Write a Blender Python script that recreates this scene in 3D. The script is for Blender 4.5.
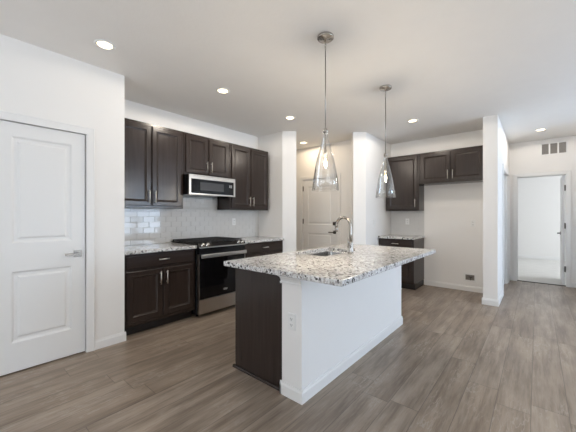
import bpy, bmesh, math, random
from mathutils import Vector

random.seed(7)
S = bpy.context.scene
C = S.collection
for o in list(bpy.data.objects):
    bpy.data.objects.remove(o)

# ------------------------------------------------------------------ camera, world, daylight, exposure
CEIL = 2.72
cam_data = bpy.data.cameras.new('camera')
cam_data.sensor_width = 36.0
cam_data.lens = 18.26
cam_data.clip_start = 0.02
cam = bpy.data.objects.new('camera', cam_data)
C.objects.link(cam)
cam.location = (0, 0, 1.281)
cam.rotation_euler = (math.radians(90), 0, 0.706)
S.camera = cam

world = bpy.data.worlds.new('sky')
S.world = world
world.use_nodes = True
wn = world.node_tree.nodes
wn['Background'].inputs[0].default_value = (0.80, 0.90, 1.0, 1)
wn['Background'].inputs[1].default_value = 3.0

S.view_settings.view_transform = 'Standard'
S.view_settings.look = 'None'
S.view_settings.gamma = 1.0
S.view_settings.exposure = 0.30
S.view_settings.use_curve_mapping = False


def area(name, loc, rot, sx, sy, power, col):
    l = bpy.data.lights.new(name, 'AREA')
    l.shape = 'RECTANGLE'
    l.size, l.size_y = sx, sy
    l.energy = power
    l.color = col
    o = bpy.data.objects.new(name, l)
    o.location = loc
    o.rotation_euler = rot
    C.objects.link(o)
    return o


R90 = math.radians(90)
DAY = (0.58, 0.76, 1.0)
# daylight just outside each window opening of the room and of the bedroom beyond
area('daylight_east', (3.80, 4.5, 1.45), (0, R90, 0), 1.75, 2.2, 112, DAY)
area('daylight_patio', (3.80, 1.2, 1.10), (0, R90, 0), 2.1, 2.2, 8, DAY)
area('daylight_rear', (-0.6, -3.30, 1.45), (-R90, 0, math.pi), 3.4, 1.7, 27, (0.90, 0.94, 1.0))
area('daylight_bedroom', (3.25, 9.6, 1.5), (0, R90, 0), 1.6, 2.0, 92, (0.92, 0.96, 1.0))
# unseen added area lights, facing up through the same openings to brighten the ceiling
area('added_uplight_east', (5.3, 4.6, 0.0), (math.pi, 0, 0), 2.8, 3.6, 220, (0.96, 0.97, 1.0))
area('added_uplight_rear', (-0.6, -4.8, 0.0), (math.pi, 0, 0), 5.0, 2.8, 330, (1.0, 0.98, 0.96))

# ------------------------------------------------------------------ node helpers and materials


class NT:
    def __init__(s, name):
        s.m = bpy.data.materials.new(name)
        s.m.use_nodes = True
        s.t = s.m.node_tree
        s.b = s.t.nodes['Principled BSDF']

    def n(s, kind, **kw):
        x = s.t.nodes.new(kind)
        for k, v in kw.items():
            setattr(x, k, v)
        return x

    def l(s, a, b):
        s.t.links.new(a, b)

    def val(s, sock, v):
        if hasattr(v, 'node'):
            s.l(v, sock)
        else:
            sock.default_value = v

    def math(s, op, a, b=0.0, c=0.0):
        x = s.n('ShaderNodeMath', operation=op)
        s.val(x.inputs[0], a)
        s.val(x.inputs[1], b)
        if op in ('MULTIPLY_ADD', 'SMOOTH_MIN', 'COMPARE'):
            s.val(x.inputs[2], c)
        return x.outputs[0]

    def ramp(s, f, stops, interp='LINEAR'):
        x = s.n('ShaderNodeValToRGB')
        x.color_ramp.interpolation = interp
        e = x.color_ramp.elements
        while len(e) < len(stops):
            e.new(0.5)
        for i, (p, c) in enumerate(stops):
            e[i].position = p
            e[i].color = (c[0], c[1], c[2], 1) if not isinstance(c, (int, float)) else (c, c, c, 1)
        s.l(f, x.inputs[0])
        return x.outputs[0]

    def mix(s, f, a, b, mode='MIX'):
        x = s.n('ShaderNodeMix', data_type='RGBA', blend_type=mode)
        s.val(x.inputs[0], f)
        for i, v in ((6, a), (7, b)):
            if hasattr(v, 'node'):
                s.l(v, x.inputs[i])
            else:
                x.inputs[i].default_value = (v[0], v[1], v[2], 1)
        return x.outputs[2]

    def coord(s, scale=(1, 1, 1), which='Object'):
        t = s.n('ShaderNodeTexCoord')
        m = s.n('ShaderNodeMapping')
        m.inputs['Scale'].default_value = scale
        s.l(t.outputs[which], m.inputs['Vector'])
        return m.outputs[0]

    def noise(s, vec, scale, detail=4, rough=0.55):
        x = s.n('ShaderNodeTexNoise')
        s.l(vec, x.inputs['Vector'])
        x.inputs['Scale'].default_value = scale
        x.inputs['Detail'].default_value = detail
        x.inputs['Roughness'].default_value = rough
        return x.outputs[0]

    def bump(s, h, strength, dist=0.01):
        x = s.n('ShaderNodeBump')
        x.inputs['Strength'].default_value = strength
        x.inputs['Distance'].default_value = dist
        s.l(h, x.inputs['Height'])
        s.l(x.outputs[0], s.b.inputs['Normal'])

    def base(s, v):
        if hasattr(v, 'node'):
            s.l(v, s.b.inputs['Base Color'])
        else:
            s.b.inputs['Base Color'].default_value = (v[0], v[1], v[2], 1)

    def set(s, rough=None, metal=None, spec=None, coat=None, coat_rough=None):
        for k, v in (('Roughness', rough), ('Metallic', metal), ('Specular IOR Level', spec),
                     ('Coat Weight', coat), ('Coat Roughness', coat_rough)):
            if v is not None:
                s.val(s.b.inputs[k], v)
        return s


def simple(name, col, rough=0.5, metal=0.0, spec=None, var=0.04, bscale=0, bstr=0):
    t = NT(name)
    v = t.coord()
    nz = t.noise(v, 6.0, 3)
    a = tuple(c * (1 - var) for c in col)
    b = tuple(min(1, c * (1 + var)) for c in col)
    t.base(t.mix(nz, a, b))
    t.set(rough, metal, spec)
    if bscale:
        t.bump(t.noise(v, bscale, 3), bstr, 0.002)
    return t.m


def emission(name, col, strength):
    t = NT(name)
    t.base(col)
    t.b.inputs['Emission Color'].default_value = (*col, 1)
    t.b.inputs['Emission Strength'].default_value = strength
    return t.m


def wood_dark(name, axis):
    """espresso stained wood, grain running along the given axis (0, 1 or 2)"""
    t = NT(name)
    sc = [38.0, 38.0, 38.0]
    sc[axis] = 2.2
    v = t.coord(tuple(sc))
    g = t.noise(v, 1.0, 6, 0.6)
    big = t.noise(t.coord(), 2.5, 2)
    col = t.ramp(g, [(0.25, (0.025, 0.0170, 0.0140)), (0.55, (0.034, 0.0238, 0.0200)), (0.85, (0.045, 0.0325, 0.0275))])
    t.base(t.mix(t.math('MULTIPLY', big, 0.35), col, (0.029, 0.0200, 0.0168)))
    t.set(t.math('MULTIPLY_ADD', g, 0.08, 0.20), 0, 0.42)
    t.bump(g, 0.05, 0.001)
    return t.m


def granite(name):
    t = NT(name)
    v = t.coord()
    big = t.noise(v, 9.0, 5, 0.62)
    med = t.noise(v, 34.0, 4, 0.6)
    vo = t.n('ShaderNodeTexVoronoi')
    vo.inputs['Scale'].default_value = 75.0
    warp = t.n('ShaderNodeVectorMath', operation='ADD')
    nv = t.n('ShaderNodeTexNoise')
    nv.inputs['Scale'].default_value = 22.0
    t.l(v, nv.inputs['Vector'])
    sc = t.n('ShaderNodeVectorMath', operation='SCALE')
    sc.inputs['Scale'].default_value = 0.05
    t.l(nv.outputs['Color'], sc.inputs[0])
    t.l(v, warp.inputs[0])
    t.l(sc.outputs[0], warp.inputs[1])
    t.l(warp.outputs[0], vo.inputs['Vector'])
    cell = t.n('ShaderNodeSeparateColor')
    t.l(vo.outputs['Color'], cell.inputs[0])
    base = t.ramp(big, [(0.30, (0.39, 0.37, 0.355)), (0.46, (0.67, 0.665, 0.655)), (0.64, (0.80, 0.805, 0.81))])
    g2 = t.ramp(cell.outputs[1], [(0.0, (0.22, 0.205, 0.195)), (0.28, (0.49, 0.475, 0.46)), (0.55, (0.76, 0.765, 0.765)), (1.0, (0.84, 0.845, 0.85))])
    col = t.mix(0.55, base, g2)
    dark = t.math('MULTIPLY', t.math('GREATER_THAN', cell.outputs[0], 0.60), t.math('GREATER_THAN', med, 0.52))
    col = t.mix(t.math('MULTIPLY', dark, 0.94), col, (0.022, 0.019, 0.019))
    brown = t.math('MULTIPLY', t.math('GREATER_THAN', cell.outputs[2], 0.82), t.math('LESS_THAN', med, 0.5))
    col = t.mix(t.math('MULTIPLY', brown, 0.45), col, (0.19, 0.115, 0.07))
    t.base(col)
    t.set(0.10, 0, 0.5)
    return t.m


def plank_floor(name):
    """grey brown wood planks along Y, 18.7 cm wide, random joints, tone and grain per plank"""
    W, L = 0.187, 1.52
    t = NT(name)
    tc = t.n('ShaderNodeTexCoord')
    sep = t.n('ShaderNodeSeparateXYZ')
    t.l(tc.outputs['Object'], sep.inputs[0])
    X, Y = sep.outputs[0], sep.outputs[1]
    xs = t.math('DIVIDE', t.math('ADD', X, 0.03 + 40 * W), W)
    row = t.math('FLOOR', xs)
    fx = t.math('FRACT', xs)
    wn1 = t.n('ShaderNodeTexWhiteNoise', noise_dimensions='1D')
    t.l(row, wn1.inputs['W'])
    ys = t.math('ADD', t.math('DIVIDE', t.math('ADD', Y, 20.0), L), wn1.outputs['Value'])
    pid = t.math('FLOOR', ys)
    fy = t.math('FRACT', ys)
    cmb = t.n('ShaderNodeCombineXYZ')
    t.l(row, cmb.inputs[0])
    t.l(pid, cmb.inputs[1])
    wn2 = t.n('ShaderNodeTexWhiteNoise', noise_dimensions='2D')
    t.l(cmb.outputs[0], wn2.inputs['Vector'])
    rnd = wn2.outputs['Value']
    rc = t.n('ShaderNodeSeparateColor')
    t.l(wn2.outputs['Color'], rc.inputs[0])
    # grain coordinates, shifted per plank
    gx = t.math('MULTIPLY_ADD', rnd, 37.0, X)
    gy = t.math('MULTIPLY_ADD', rc.outputs[1], 53.0, Y)

    def gvec(kx, ky):
        c = t.n('ShaderNodeCombineXYZ')
        t.l(t.math('MULTIPLY', gx, kx), c.inputs[0])
        t.l(t.math('MULTIPLY', gy, ky), c.inputs[1])
        return c.outputs[0]
    fine = t.noise(gvec(70.0, 4.5), 1.0, 6, 0.66)
    mid = t.noise(gvec(15.0, 1.3), 1.0, 5, 0.62)
    blot = t.noise(gvec(5.0, 1.6), 1.0, 3, 0.5)
    squig = t.noise(gvec(34.0, 6.0), 1.0, 2, 0.5)
    tone = t.ramp(rnd, [(0.0, (0.312, 0.242, 0.184)), (0.5, (0.352, 0.279, 0.217)), (1.0, (0.392, 0.315, 0.249))])
    col = t.mix(t.ramp(mid, [(0.30, 0.75), (0.58, 0.0)]), tone, (0.130, 0.094, 0.068))
    col = t.mix(t.ramp(blot, [(0.32, 0.42), (0.56, 0.0)]), col, (0.120, 0.092, 0.072))
    col = t.mix(t.ramp(fine, [(0.50, 0.0), (0.72, 0.42)]), col, (0.40, 0.345, 0.295))
    col = t.mix(t.ramp(fine, [(0.26, 0.45), (0.46, 0.0)]), col, (0.110, 0.082, 0.062))
    band = t.math('ABSOLUTE', t.math('SUBTRACT', squig, 0.5))
    wsel = t.math('MULTIPLY', t.ramp(band, [(0.010, 1.0), (0.035, 0.0)]), t.math('MULTIPLY', t.ramp(blot, [(0.50, 0.0), (0.62, 1.0)]), 0.45))
    col = t.mix(wsel, col, (0.44, 0.39, 0.34))
    # seams
    ex = t.math('MINIMUM', fx, t.math('SUBTRACT', 1.0, fx))
    ey = t.math('MULTIPLY', t.math('MINIMUM', fy, t.math('SUBTRACT', 1.0, fy)), L / W)
    e = t.math('MINIMUM', ex, ey)
    seam = t.ramp(e, [(0.006, 1.0), (0.016, 0.0)])
    col = t.mix(t.math('MULTIPLY', seam, 0.5), col, (0.05, 0.04, 0.033))
    t.base(col)
    t.set(t.math('MULTIPLY_ADD', fine, 0.16, 0.26), 0, 0.45)
    h = t.math('SUBTRACT', t.math('MULTIPLY', fine, 0.25), seam)
    t.bump(h, 0.18, 0.002)
    return t.m


def thin_glass(name, tint=(1, 1, 1)):
    t = NT(name)
    lw = t.n('ShaderNodeLayerWeight')
    lw.inputs[0].default_value = 0.5
    fac = t.math('MULTIPLY_ADD', t.math('POWER', lw.outputs['Facing'], 2.5), 0.80, 0.11)
    tr = t.n('ShaderNodeBsdfTransparent')
    tr.inputs[0].default_value = (*tint, 1)
    gl = t.n('ShaderNodeBsdfGlossy')
    gl.inputs['Roughness'].default_value = 0.0
    mx = t.n('ShaderNodeMixShader')
    t.l(fac, mx.inputs[0])
    t.l(tr.outputs[0], mx.inputs[1])
    t.l(gl.outputs[0], mx.inputs[2])
    out = t.t.nodes['Material Output']
    t.l(mx.outputs[0], out.inputs['Surface'])
    return t.m


def clear_glass(name):
    t = NT(name)
    t.base((1, 1, 1))
    t.b.inputs['Transmission Weight'].default_value = 1.0
    t.b.inputs['Roughness'].default_value = 0.0
    t.b.inputs['IOR'].default_value = 1.45
    return t.m


def brushed(name, col, rough, axis, amount=0.12):
    t = NT(name)
    sc = [160.0, 160.0, 160.0]
    sc[axis] = 2.0
    g = t.noise(t.coord(tuple(sc)), 1.0, 3)
    t.base(t.mix(g, tuple(c * 0.9 for c in col), col))
    t.set(t.math('MULTIPLY_ADD', g, amount, rough), 1.0)
    return t.m


def carpet_mat(name):
    t = NT(name)
    v = t.coord()
    n1 = t.noise(v, 160.0, 3)
    n2 = t.noise(v, 5.0, 3)
    t.base(t.mix(n2, (0.66, 0.65, 0.63), (0.78, 0.77, 0.74)))
    t.set(0.95)
    t.bump(n1, 0.6, 0.01)
    return t.m


M = dict(
    wall=simple('white_wall_paint', (0.85, 0.838, 0.822), 0.62, var=0.008, bscale=140, bstr=0.08),
    ceiling=simple('textured_ceiling_paint', (0.84, 0.825, 0.805), 0.8, var=0.02, bscale=38, bstr=0.45),
    trim=simple('white_trim_enamel', (0.83, 0.825, 0.815), 0.32, var=0.006),
    door=simple('white_door_enamel', (0.82, 0.82, 0.815), 0.36, var=0.006),
    floor=plank_floor('grey_brown_planks'),
    carpet=carpet_mat('pale_carpet'),
    wood=wood_dark('espresso_wood_upright', 2),
    woodx=wood_dark('espresso_wood_along_x', 0),
    woody=wood_dark('espresso_wood_along_y', 1),
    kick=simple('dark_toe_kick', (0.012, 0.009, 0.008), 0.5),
    granite=granite('speckled_granite'),
    tile=simple('grey_glazed_tile', (0.66, 0.65, 0.635), 0.08, var=0.03),
    grout=simple('pale_grout', (0.60, 0.59, 0.575), 0.8),
    steel=brushed('brushed_steel', (0.54, 0.52, 0.49), 0.24, 1),
    steelv=brushed('brushed_sink_steel', (0.40, 0.40, 0.40), 0.18, 0),
    pull=simple('satin_pull_nickel', (0.78, 0.75, 0.70), 0.32, 1.0, var=0.02),
    faucet=simple('brushed_faucet_nickel', (0.40, 0.375, 0.345), 0.27, 1.0, var=0.03),
    nickel=simple('satin_nickel', (0.50, 0.47, 0.43), 0.26, 1.0, var=0.03),
    chrome=simple('polished_nickel', (0.68, 0.66, 0.63), 0.12, 1.0, var=0.02),
    darkmetal=simple('dark_bronze_metal', (0.10, 0.09, 0.08), 0.35, 1.0, var=0.05),
    black=simple('black_enamel', (0.008, 0.008, 0.009), 0.22, spec=0.3, var=0.05),
    castiron=simple('matte_cast_iron', (0.014, 0.013, 0.013), 0.6, var=0.1),
    blackglass=simple('black_glass', (0.005, 0.005, 0.006), 0.06, spec=0.3, var=0.05),
    greyglass=simple('dark_grey_window_mesh', (0.045, 0.045, 0.048), 0.15, var=0.05),
    plastic=simple('white_plastic', (0.82, 0.82, 0.81), 0.35, var=0.01),
    slot=simple('dark_slot', (0.03, 0.03, 0.03), 0.6),
    recess=simple('grey_recess_plastic', (0.22, 0.20, 0.18), 0.6),
    louver=simple('grey_white_louver', (0.36, 0.35, 0.34), 0.5),
    brass=simple('valve_brass', (0.45, 0.30, 0.12), 0.35, 1.0),
    logo=simple('silver_print', (0.55, 0.55, 0.55), 0.4),
    pane=thin_glass('window_pane_glass'),
    shade=thin_glass('clear_pendant_glass', (0.985, 0.985, 0.98)),
    bulbglass=thin_glass('amber_bulb_glass', (1.0, 0.95, 0.86)),
    bulb=emission('warm_glowing_bulb', (1.0, 0.72, 0.38), 22.0),
    lens=emission('downlight_lens', (1.0, 0.80, 0.52), 5.0),
    cord=simple('grey_pendant_rod', (0.36, 0.34, 0.32), 0.3, 1.0),
)

# ------------------------------------------------------------------ mesh helpers
ROOT = {}      # name of a thing object -> world location of its base


class Frame:
    """local (s, n, z): s along the wall, n out of the wall, z up"""

    def __init__(s, origin, sd, nd):
        s.o, s.sd, s.nd = Vector(origin), Vector(sd), Vector(nd)

    def __call__(s, a, n, z):
        return s.o + s.sd * a + s.nd * n + Vector((0, 0, z))


class MB:
    def __init__(s):
        s.bm = bmesh.new()
        s.mi = 0
        s.fr = Frame((0, 0, 0), (1, 0, 0), (0, 1, 0))

    def _own(s, before):
        for f in s.bm.faces:
            if f not in before:
                f.material_index = s.mi

    def frame(s, fr):
        s.fr = fr
        return s

    def mat(s, i):
        s.mi = i
        return s

    def face(s, vs, smooth=False):
        f = s.bm.faces.new(vs)
        f.material_index = s.mi
        f.smooth = smooth
        return f

    def v(s, a, n, z):
        return s.bm.verts.new(s.fr(a, n, z))

    def box(s, a0, a1, n0, n1, z0, z1, bev=0.0, seg=2):
        vs = [s.v(a, n, z) for z in (z0, z1) for n in (n0, n1) for a in (a0, a1)]
        fs = [s.face([vs[i] for i in q]) for q in ((0, 1, 3, 2), (4, 6, 7, 5), (0, 4, 5, 1), (2, 3, 7, 6), (0, 2, 6, 4), (1, 5, 7, 3))]
        if bev:
            es = list({e for f in fs for e in f.edges})
            r = bmesh.ops.bevel(s.bm, geom=es, offset=bev, segments=seg, affect='EDGES', profile=0.5)
            for f in r['faces']:
                f.material_index = s.mi
        return s

    def loops(s, loops, cap0=True, cap1=True, smooth=False):
        """skin a list of closed loops (world Vectors)"""
        rows = [[s.bm.verts.new(p) for p in lp] for lp in loops]
        n = len(rows[0])
        for a, b in zip(rows, rows[1:]):
            for i in range(n):
                j = (i + 1) % n
                s.face([a[i], a[j], b[j], b[i]], smooth)
        if cap0:
            s.face(list(reversed(rows[0])))
        if cap1:
            s.face(rows[-1])
        return s

    def panel(s, a0, a1, z0, z1, nb, rings):
        """slab whose front follows nested rectangles: rings = [(inset, n), ...]"""
        def rect(i, n):
            return [s.fr(a0 + i, n, z0 + i), s.fr(a1 - i, n, z0 + i), s.fr(a1 - i, n, z1 - i), s.fr(a0 + i, n, z1 - i)]
        return s.loops([rect(0, nb)] + [rect(i, n) for i, n in rings])

    def tube(s, pts, r, seg=12, cap=True):
        pts = [Vector(p) for p in pts]
        rad = r if isinstance(r, (list, tuple)) else [r] * len(pts)
        lp = []
        up = None
        for i, p in enumerate(pts):
            d = (pts[min(i + 1, len(pts) - 1)] - pts[max(i - 1, 0)]).normalized()
            if up is None:
                up = Vector((0, 0, 1)) if abs(d.z) < 0.9 else Vector((1, 0, 0))
            x = d.cross(up).normalized()
            y = x.cross(d).normalized()
            up = y
            lp.append([p + (x * math.cos(t) + y * math.sin(t)) * rad[i] for t in [2 * math.pi * k / seg for k in range(seg)]])
        return s.loops(lp, cap, cap, True)

    def lathe(s, c, prof, seg=32, cap=True):
        """prof: [(radius, z)] about the vertical through c"""
        c = Vector(c)
        lp = [[c + Vector((r * math.cos(2 * math.pi * k / seg), r * math.sin(2 * math.pi * k / seg), z)) for k in range(seg)] for r, z in prof]
        return s.loops(lp, cap, cap, True)

    def prism(s, poly, z0, z1):
        return s.loops([[Vector((x, y, z0)) for x, y in poly], [Vector((x, y, z1)) for x, y in poly]])

    def extrude(s, prof, a0, a1):
        """profile [(n, z)] swept along s"""
        return s.loops([[s.fr(a0, n, z) for n, z in prof], [s.fr(a1, n, z) for n, z in prof]])

    def build(s, name, mats, parent=None, loc=None):
        mats = mats if isinstance(mats, (list, tuple)) else [mats]
        bmesh.ops.recalc_face_normals(s.bm, faces=s.bm.faces)
        root = parent
        while root is not None and root.parent is not None:
            root = root.parent
        off = Vector(ROOT[root.name]) if root is not None else Vector(loc or (0, 0, 0))
        for v in s.bm.verts:
            v.co -= off
        me = bpy.data.meshes.new(name)
        s.bm.to_mesh(me)
        s.bm.free()
        for m in mats:
            me.materials.append(M[m])
        o = bpy.data.objects.new(name, me)
        C.objects.link(o)
        if parent is not None:
            o.parent = parent
        else:
            o.location = off
            ROOT[o.name] = tuple(off)
        return o


def tag(o, label, cat, group=None):
    o['label'] = label
    o['category'] = cat
    if group:
        o['group'] = group
    return o


def thing(name, loc, label, cat, group=None):
    o = bpy.data.objects.new(name, None)
    o.empty_display_size = 0.1
    o.location = loc
    C.objects.link(o)
    ROOT[o.name] = tuple(loc)
    return tag(o, label, cat, group)


def struct(o):
    o['kind'] = 'structure'
    return o


def rrect(x0, x1, y0, y1, r, z, k=6):
    p = []
    for cx, cy, a in ((x1 - r, y1 - r, 0), (x0 + r, y1 - r, 90), (x0 + r, y0 + r, 180), (x1 - r, y0 + r, 270)):
        for i in range(k + 1):
            t = math.radians(a + 90 * i / k)
            p.append(Vector((cx + r * math.cos(t), cy + r * math.sin(t), z)))
    return p


# ------------------------------------------------------------------ layout (metres, camera stands at x = y = 0)
XL, YL = -3.225, 1.194          # left wall with the closet door, and where it ends
XW = -3.87                      # wall behind the range
YB = 3.704                      # short wall at the end of the range run
P1, P2 = Vector((-3.283, 3.704)), Vector((-2.236, 4.679))   # diagonal wall with the open passage
XS = -2.236                     # wall between passage and refrigerator nook
YF = 5.80                       # refrigerator wall
YE = 7.31                       # end wall of the hall
XR, YR = 3.60, -3.10            # right and rear walls of the room
FIN0, FIN1, FINY = -0.600, -0.425, 5.075
DG = Vector(((P2 - P1).normalized()))
DN = Vector((DG.y, -DG.x))      # towards the camera
DLEN = (P2 - P1).length

# ------------------------------------------------------------------ floor and ceiling
b = MB()
b.box(-5.2, XR + 0.15, YR - 0.15, YE + 0.05, -0.10, 0.0)
struct(b.build('floor', 'floor'))
b = MB()
b.box(-5.2, XR + 0.15, YR - 0.15, YE + 0.12, CEIL, CEIL + 0.12)
struct(b.build('ceiling', 'ceiling'))
b = MB()
b.box(-2.0, 3.2, YE + 0.052, 11.6, -0.10, 0.004)
struct(b.build('floor_bedroom', 'carpet'))
b = MB()
b.box(-2.0, 3.2, YE + 0.122, 11.6, CEIL, CEIL + 0.12)
struct(b.build('ceiling_bedroom', 'ceiling'))

# ------------------------------------------------------------------ walls


def wall(name, f):
    b = MB()
    f(b)
    return struct(b.build(name, 'wall'))


D1A, D1B = 0.243, 0.853         # closet door leaf along y
wall('wall_left', lambda b: (b.box(XL - 0.12, XL, YR, D1A - 0.006, 0, CEIL), b.box(XL - 0.12, XL, D1B + 0.006, YL, 0, CEIL),
                             b.box(XL - 0.12, XL, D1A - 0.006, D1B + 0.006, 2.048, CEIL), b.box(XL - 0.12, XL - 0.075, D1A - 0.006, D1B + 0.006, 0, 2.048),
                             b.box(XW - 0.0005, XL - 0.12, YL - 0.12, YL, 0, CEIL)))
wall('wall_range', lambda b: b.box(XW - 0.12, XW, YL - 0.12, YB + 0.12, 0, CEIL))
wall('wall_corner', lambda b: b.prism([(XW, YB), (P1.x, P1.y), (P1.x - DN.x * 0.12, P1.y - DN.y * 0.12), (XW, YB + 0.12)], 0, CEIL))


def diag(t, n=0.0):
    p = P1 + DG * t + DN * n
    return p.x, p.y


def diag_t(u):
    """distance along the diagonal wall where the picture column u falls"""
    a = 0.706
    k = (u - 288) / 292.16
    dx, dy = k * math.cos(a) - math.sin(a), k * math.sin(a) + math.cos(a)
    # P1 + t*DG = q*(dx,dy)
    return (P1.x * dy - P1.y * dx) / (DG.y * dx - DG.x * dy)


T0, T1 = diag_t(296.3), diag_t(353.2)
wall('wall_passage_left', lambda b: b.prism([diag(0), diag(T0), diag(T0, -0.12), diag(0, -0.12)], 0, CEIL))
wall('wall_passage_right', lambda b: b.prism([diag(T1), diag(DLEN), (XS - 0.12, P2.y + 0.03), diag(T1, -0.12)], 0, CEIL))
wall('wall_side', lambda b: b.prism([(P2.x, P2.y), (XS, YF), (XS - 0.12, YF), (XS - 0.12, P2.y + 0.03)], 0, CEIL))
YD = 4.96                       # wall with the entry door seen through the passage
D2A, D2B = -3.81, -2.965
wall('wall_mudroom_back', lambda b: (b.box(-5.0, D2A - 0.006, YD, YD + 0.12, 0, CEIL), b.box(D2B + 0.006, XS - 0.12, YD, YD + 0.12, 0, CEIL),
                                     b.box(D2A - 0.006, D2B + 0.006, YD, YD + 0.12, 2.048, CEIL), b.box(D2A - 0.006, D2B + 0.006, YD + 0.075, YD + 0.12, 0, 2.048)))
wall('wall_mudroom_side', lambda b: b.box(-5.12, -5.0, YB, YD + 0.12, 0, CEIL))
wall('wall_mudroom_front', lambda b: b.box(-5.0, XW - 0.12, YB, YB + 0.12, 0, CEIL))
wall('wall_refrigerator', lambda b: b.box(XS - 0.12, FIN0, YF, YF + 0.12, 0, CEIL))
H3A, H3B = 5.86, 7.02            # hall side doorway along y
wall('wall_hall_left', lambda b: (b.box(FIN0, FIN1, FINY, H3A - 0.006, 0, CEIL), b.box(FIN0, FIN1, H3B + 0.006, YE, 0, CEIL),
                                  b.box(FIN0, FIN1, H3A - 0.006, H3B + 0.006, 2.048, CEIL), b.box(FIN0, FIN0 + 0.06, H3A - 0.006, H3B + 0.006, 0, 2.048)))
E0, E1 = -0.300, 0.400           # bedroom doorway along x
wall('wall_hall_end', lambda b: (b.box(-2.0, E0 - 0.02, YE, YE + 0.12, 0, CEIL), b.box(E1 + 0.02, 3.2, YE, YE + 0.12, 0, CEIL),
                                 b.box(E0 - 0.02, E1 + 0.02, YE, YE + 0.12, 2.06, CEIL)))
wall('wall_hall_right', lambda b: b.box(0.66, 0.78, 6.18, YE, 0, CEIL))
wall('wall_back_right', lambda b: b.box(0.78, XR, 6.18, 6.30, 0, CEIL))
W1 = (3.45, 5.55, 0.60, 2.32)    # right wall windows: y0, y1, z0, z1
W2 = (0.10, 2.30, 0.02, 2.10)
wall('wall_right', lambda b: (b.box(XR, XR + 0.14, YR, W2[0], 0, CEIL), b.box(XR, XR + 0.14, W2[1], W1[0], 0, CEIL), b.box(XR, XR + 0.14, W1[1], 6.30, 0, CEIL),
                              b.box(XR, XR + 0.14, W2[0], W2[1], W2[3], CEIL), b.box(XR, XR + 0.14, W1[0], W1[1], 0, W1[2]), b.box(XR, XR + 0.14, W1[0], W1[1], W1[3], CEIL)))
W3 = (-2.30, 1.10, 0.60, 2.32)   # rear wall window: x0, x1, z0, z1
wall('wall_rear', lambda b: (b.box(XL - 0.12, W3[0], YR - 0.14, YR, 0, CEIL), b.box(W3[1], XR + 0.14, YR - 0.14, YR, 0, CEIL),
                             b.box(W3[0], W3[1], YR - 0.14, YR, 0, W3[2]), b.box(W3[0], W3[1], YR - 0.14, YR, W3[3], CEIL)))
wall('wall_bedroom_back', lambda b: b.box(-2.0, 3.2, 11.45, 11.57, 0, CEIL))
wall('wall_bedroom_left', lambda b: b.box(-2.12, -2.0, YE, 11.57, 0, CEIL))
W4 = (8.6, 10.6, 0.7, 2.3)
wall('wall_bedroom_right', lambda b: (b.box(3.08, 3.2, YE + 0.12, W4[0], 0, CEIL), b.box(3.08, 3.2, W4[1], 11.45, 0, CEIL),
                                      b.box(3.08, 3.2, W4[0], W4[1], 0, W4[2]), b.box(3.08, 3.2, W4[0], W4[1], W4[3], CEIL)))

# ------------------------------------------------------------------ windows out of frame (they give the daylight and the reflections)


def window(n, fr, s0, s1, z0, z1, posts):
    b = MB().frame(fr)
    w = 0.06
    b.box(s0, s0 + w, -0.09, -0.02, z0, z1)
    b.box(s1 - w, s1, -0.09, -0.02, z0, z1)
    b.box(s0 + w, s1 - w, -0.09, -0.02, z0, z0 + w)
    b.box(s0 + w, s1 - w, -0.09, -0.02, z1 - w, z1)
    for k in range(1, posts + 1):
        c = s0 + (s1 - s0) * k / (posts + 1)
        b.box(c - 0.04, c + 0.04, -0.09, -0.02, z0 + w, z1 - w)
    f = struct(b.build('window_%d' % n, 'trim'))
    g = MB().frame(fr)
    g.box(s0 + w, s1 - w, -0.058, -0.052, z0 + w, z1 - w)
    g.build('pane', 'pane', f)


FRIGHT = Frame((XR, 0, 0), (0, 1, 0), (-1, 0, 0))
FREAR = Frame((0, YR, 0), (1, 0, 0), (0, 1, 0))
window(1, FRIGHT, *W1, 1)
window(2, FRIGHT, *W2, 1)
window(3, FREAR, *W3, 2)
window(4, Frame((3.08, 0, 0), (0, 1, 0), (-1, 0, 0)), *W4, 1)

# ------------------------------------------------------------------ frames of reference along the walls
FLEFT = Frame((XL, 0, 0), (0, 1, 0), (1, 0, 0))
FRANGE = Frame((XW, 0, 0), (0, 1, 0), (1, 0, 0))
FNOOK = Frame((0, YF, 0), (1, 0, 0), (0, -1, 0))
FMUD = Frame((0, YD, 0), (1, 0, 0), (0, -1, 0))
FHALL = Frame((FIN1, 0, 0), (0, 1, 0), (1, 0, 0))
FEND = Frame((0, YE, 0), (1, 0, 0), (0, -1, 0))
FSIDE = Frame((XS, 0, 0), (0, 1, 0), (1, 0, 0))


def two_panel_leaf(b, a0, a1, z0, z1, nb, nf, st, zs, mid=None):
    """moulded two panel door leaf; zs = bottom rail top, lock rail bottom, lock rail top, top rail bottom"""
    d = 0.011
    b.box(a0, a1, nb, nf - d, z0, z1)
    b.box(a0, a0 + st, nf - d, nf, z0, z1)
    b.box(a1 - st, a1, nf - d, nf, z0, z1)
    for r0, r1 in ((z0, zs[0]), (zs[1], zs[2]), (zs[3], z1)):
        b.box(a0 + st, a1 - st, nf - d, nf, r0, r1)
    for p0, p1 in ((zs[0], zs[1]), (zs[2], zs[3])):
        b.panel(a0 + st, a1 - st, p0, p1, nf - d - 0.001, [(0.0, nf - 0.0005), (0.006, nf - 0.002), (0.016, nf - 0.009), (0.022, nf - 0.0105), (0.040, nf - 0.0105), (0.052, nf - 0.004), (0.060, nf - 0.003)])


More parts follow.
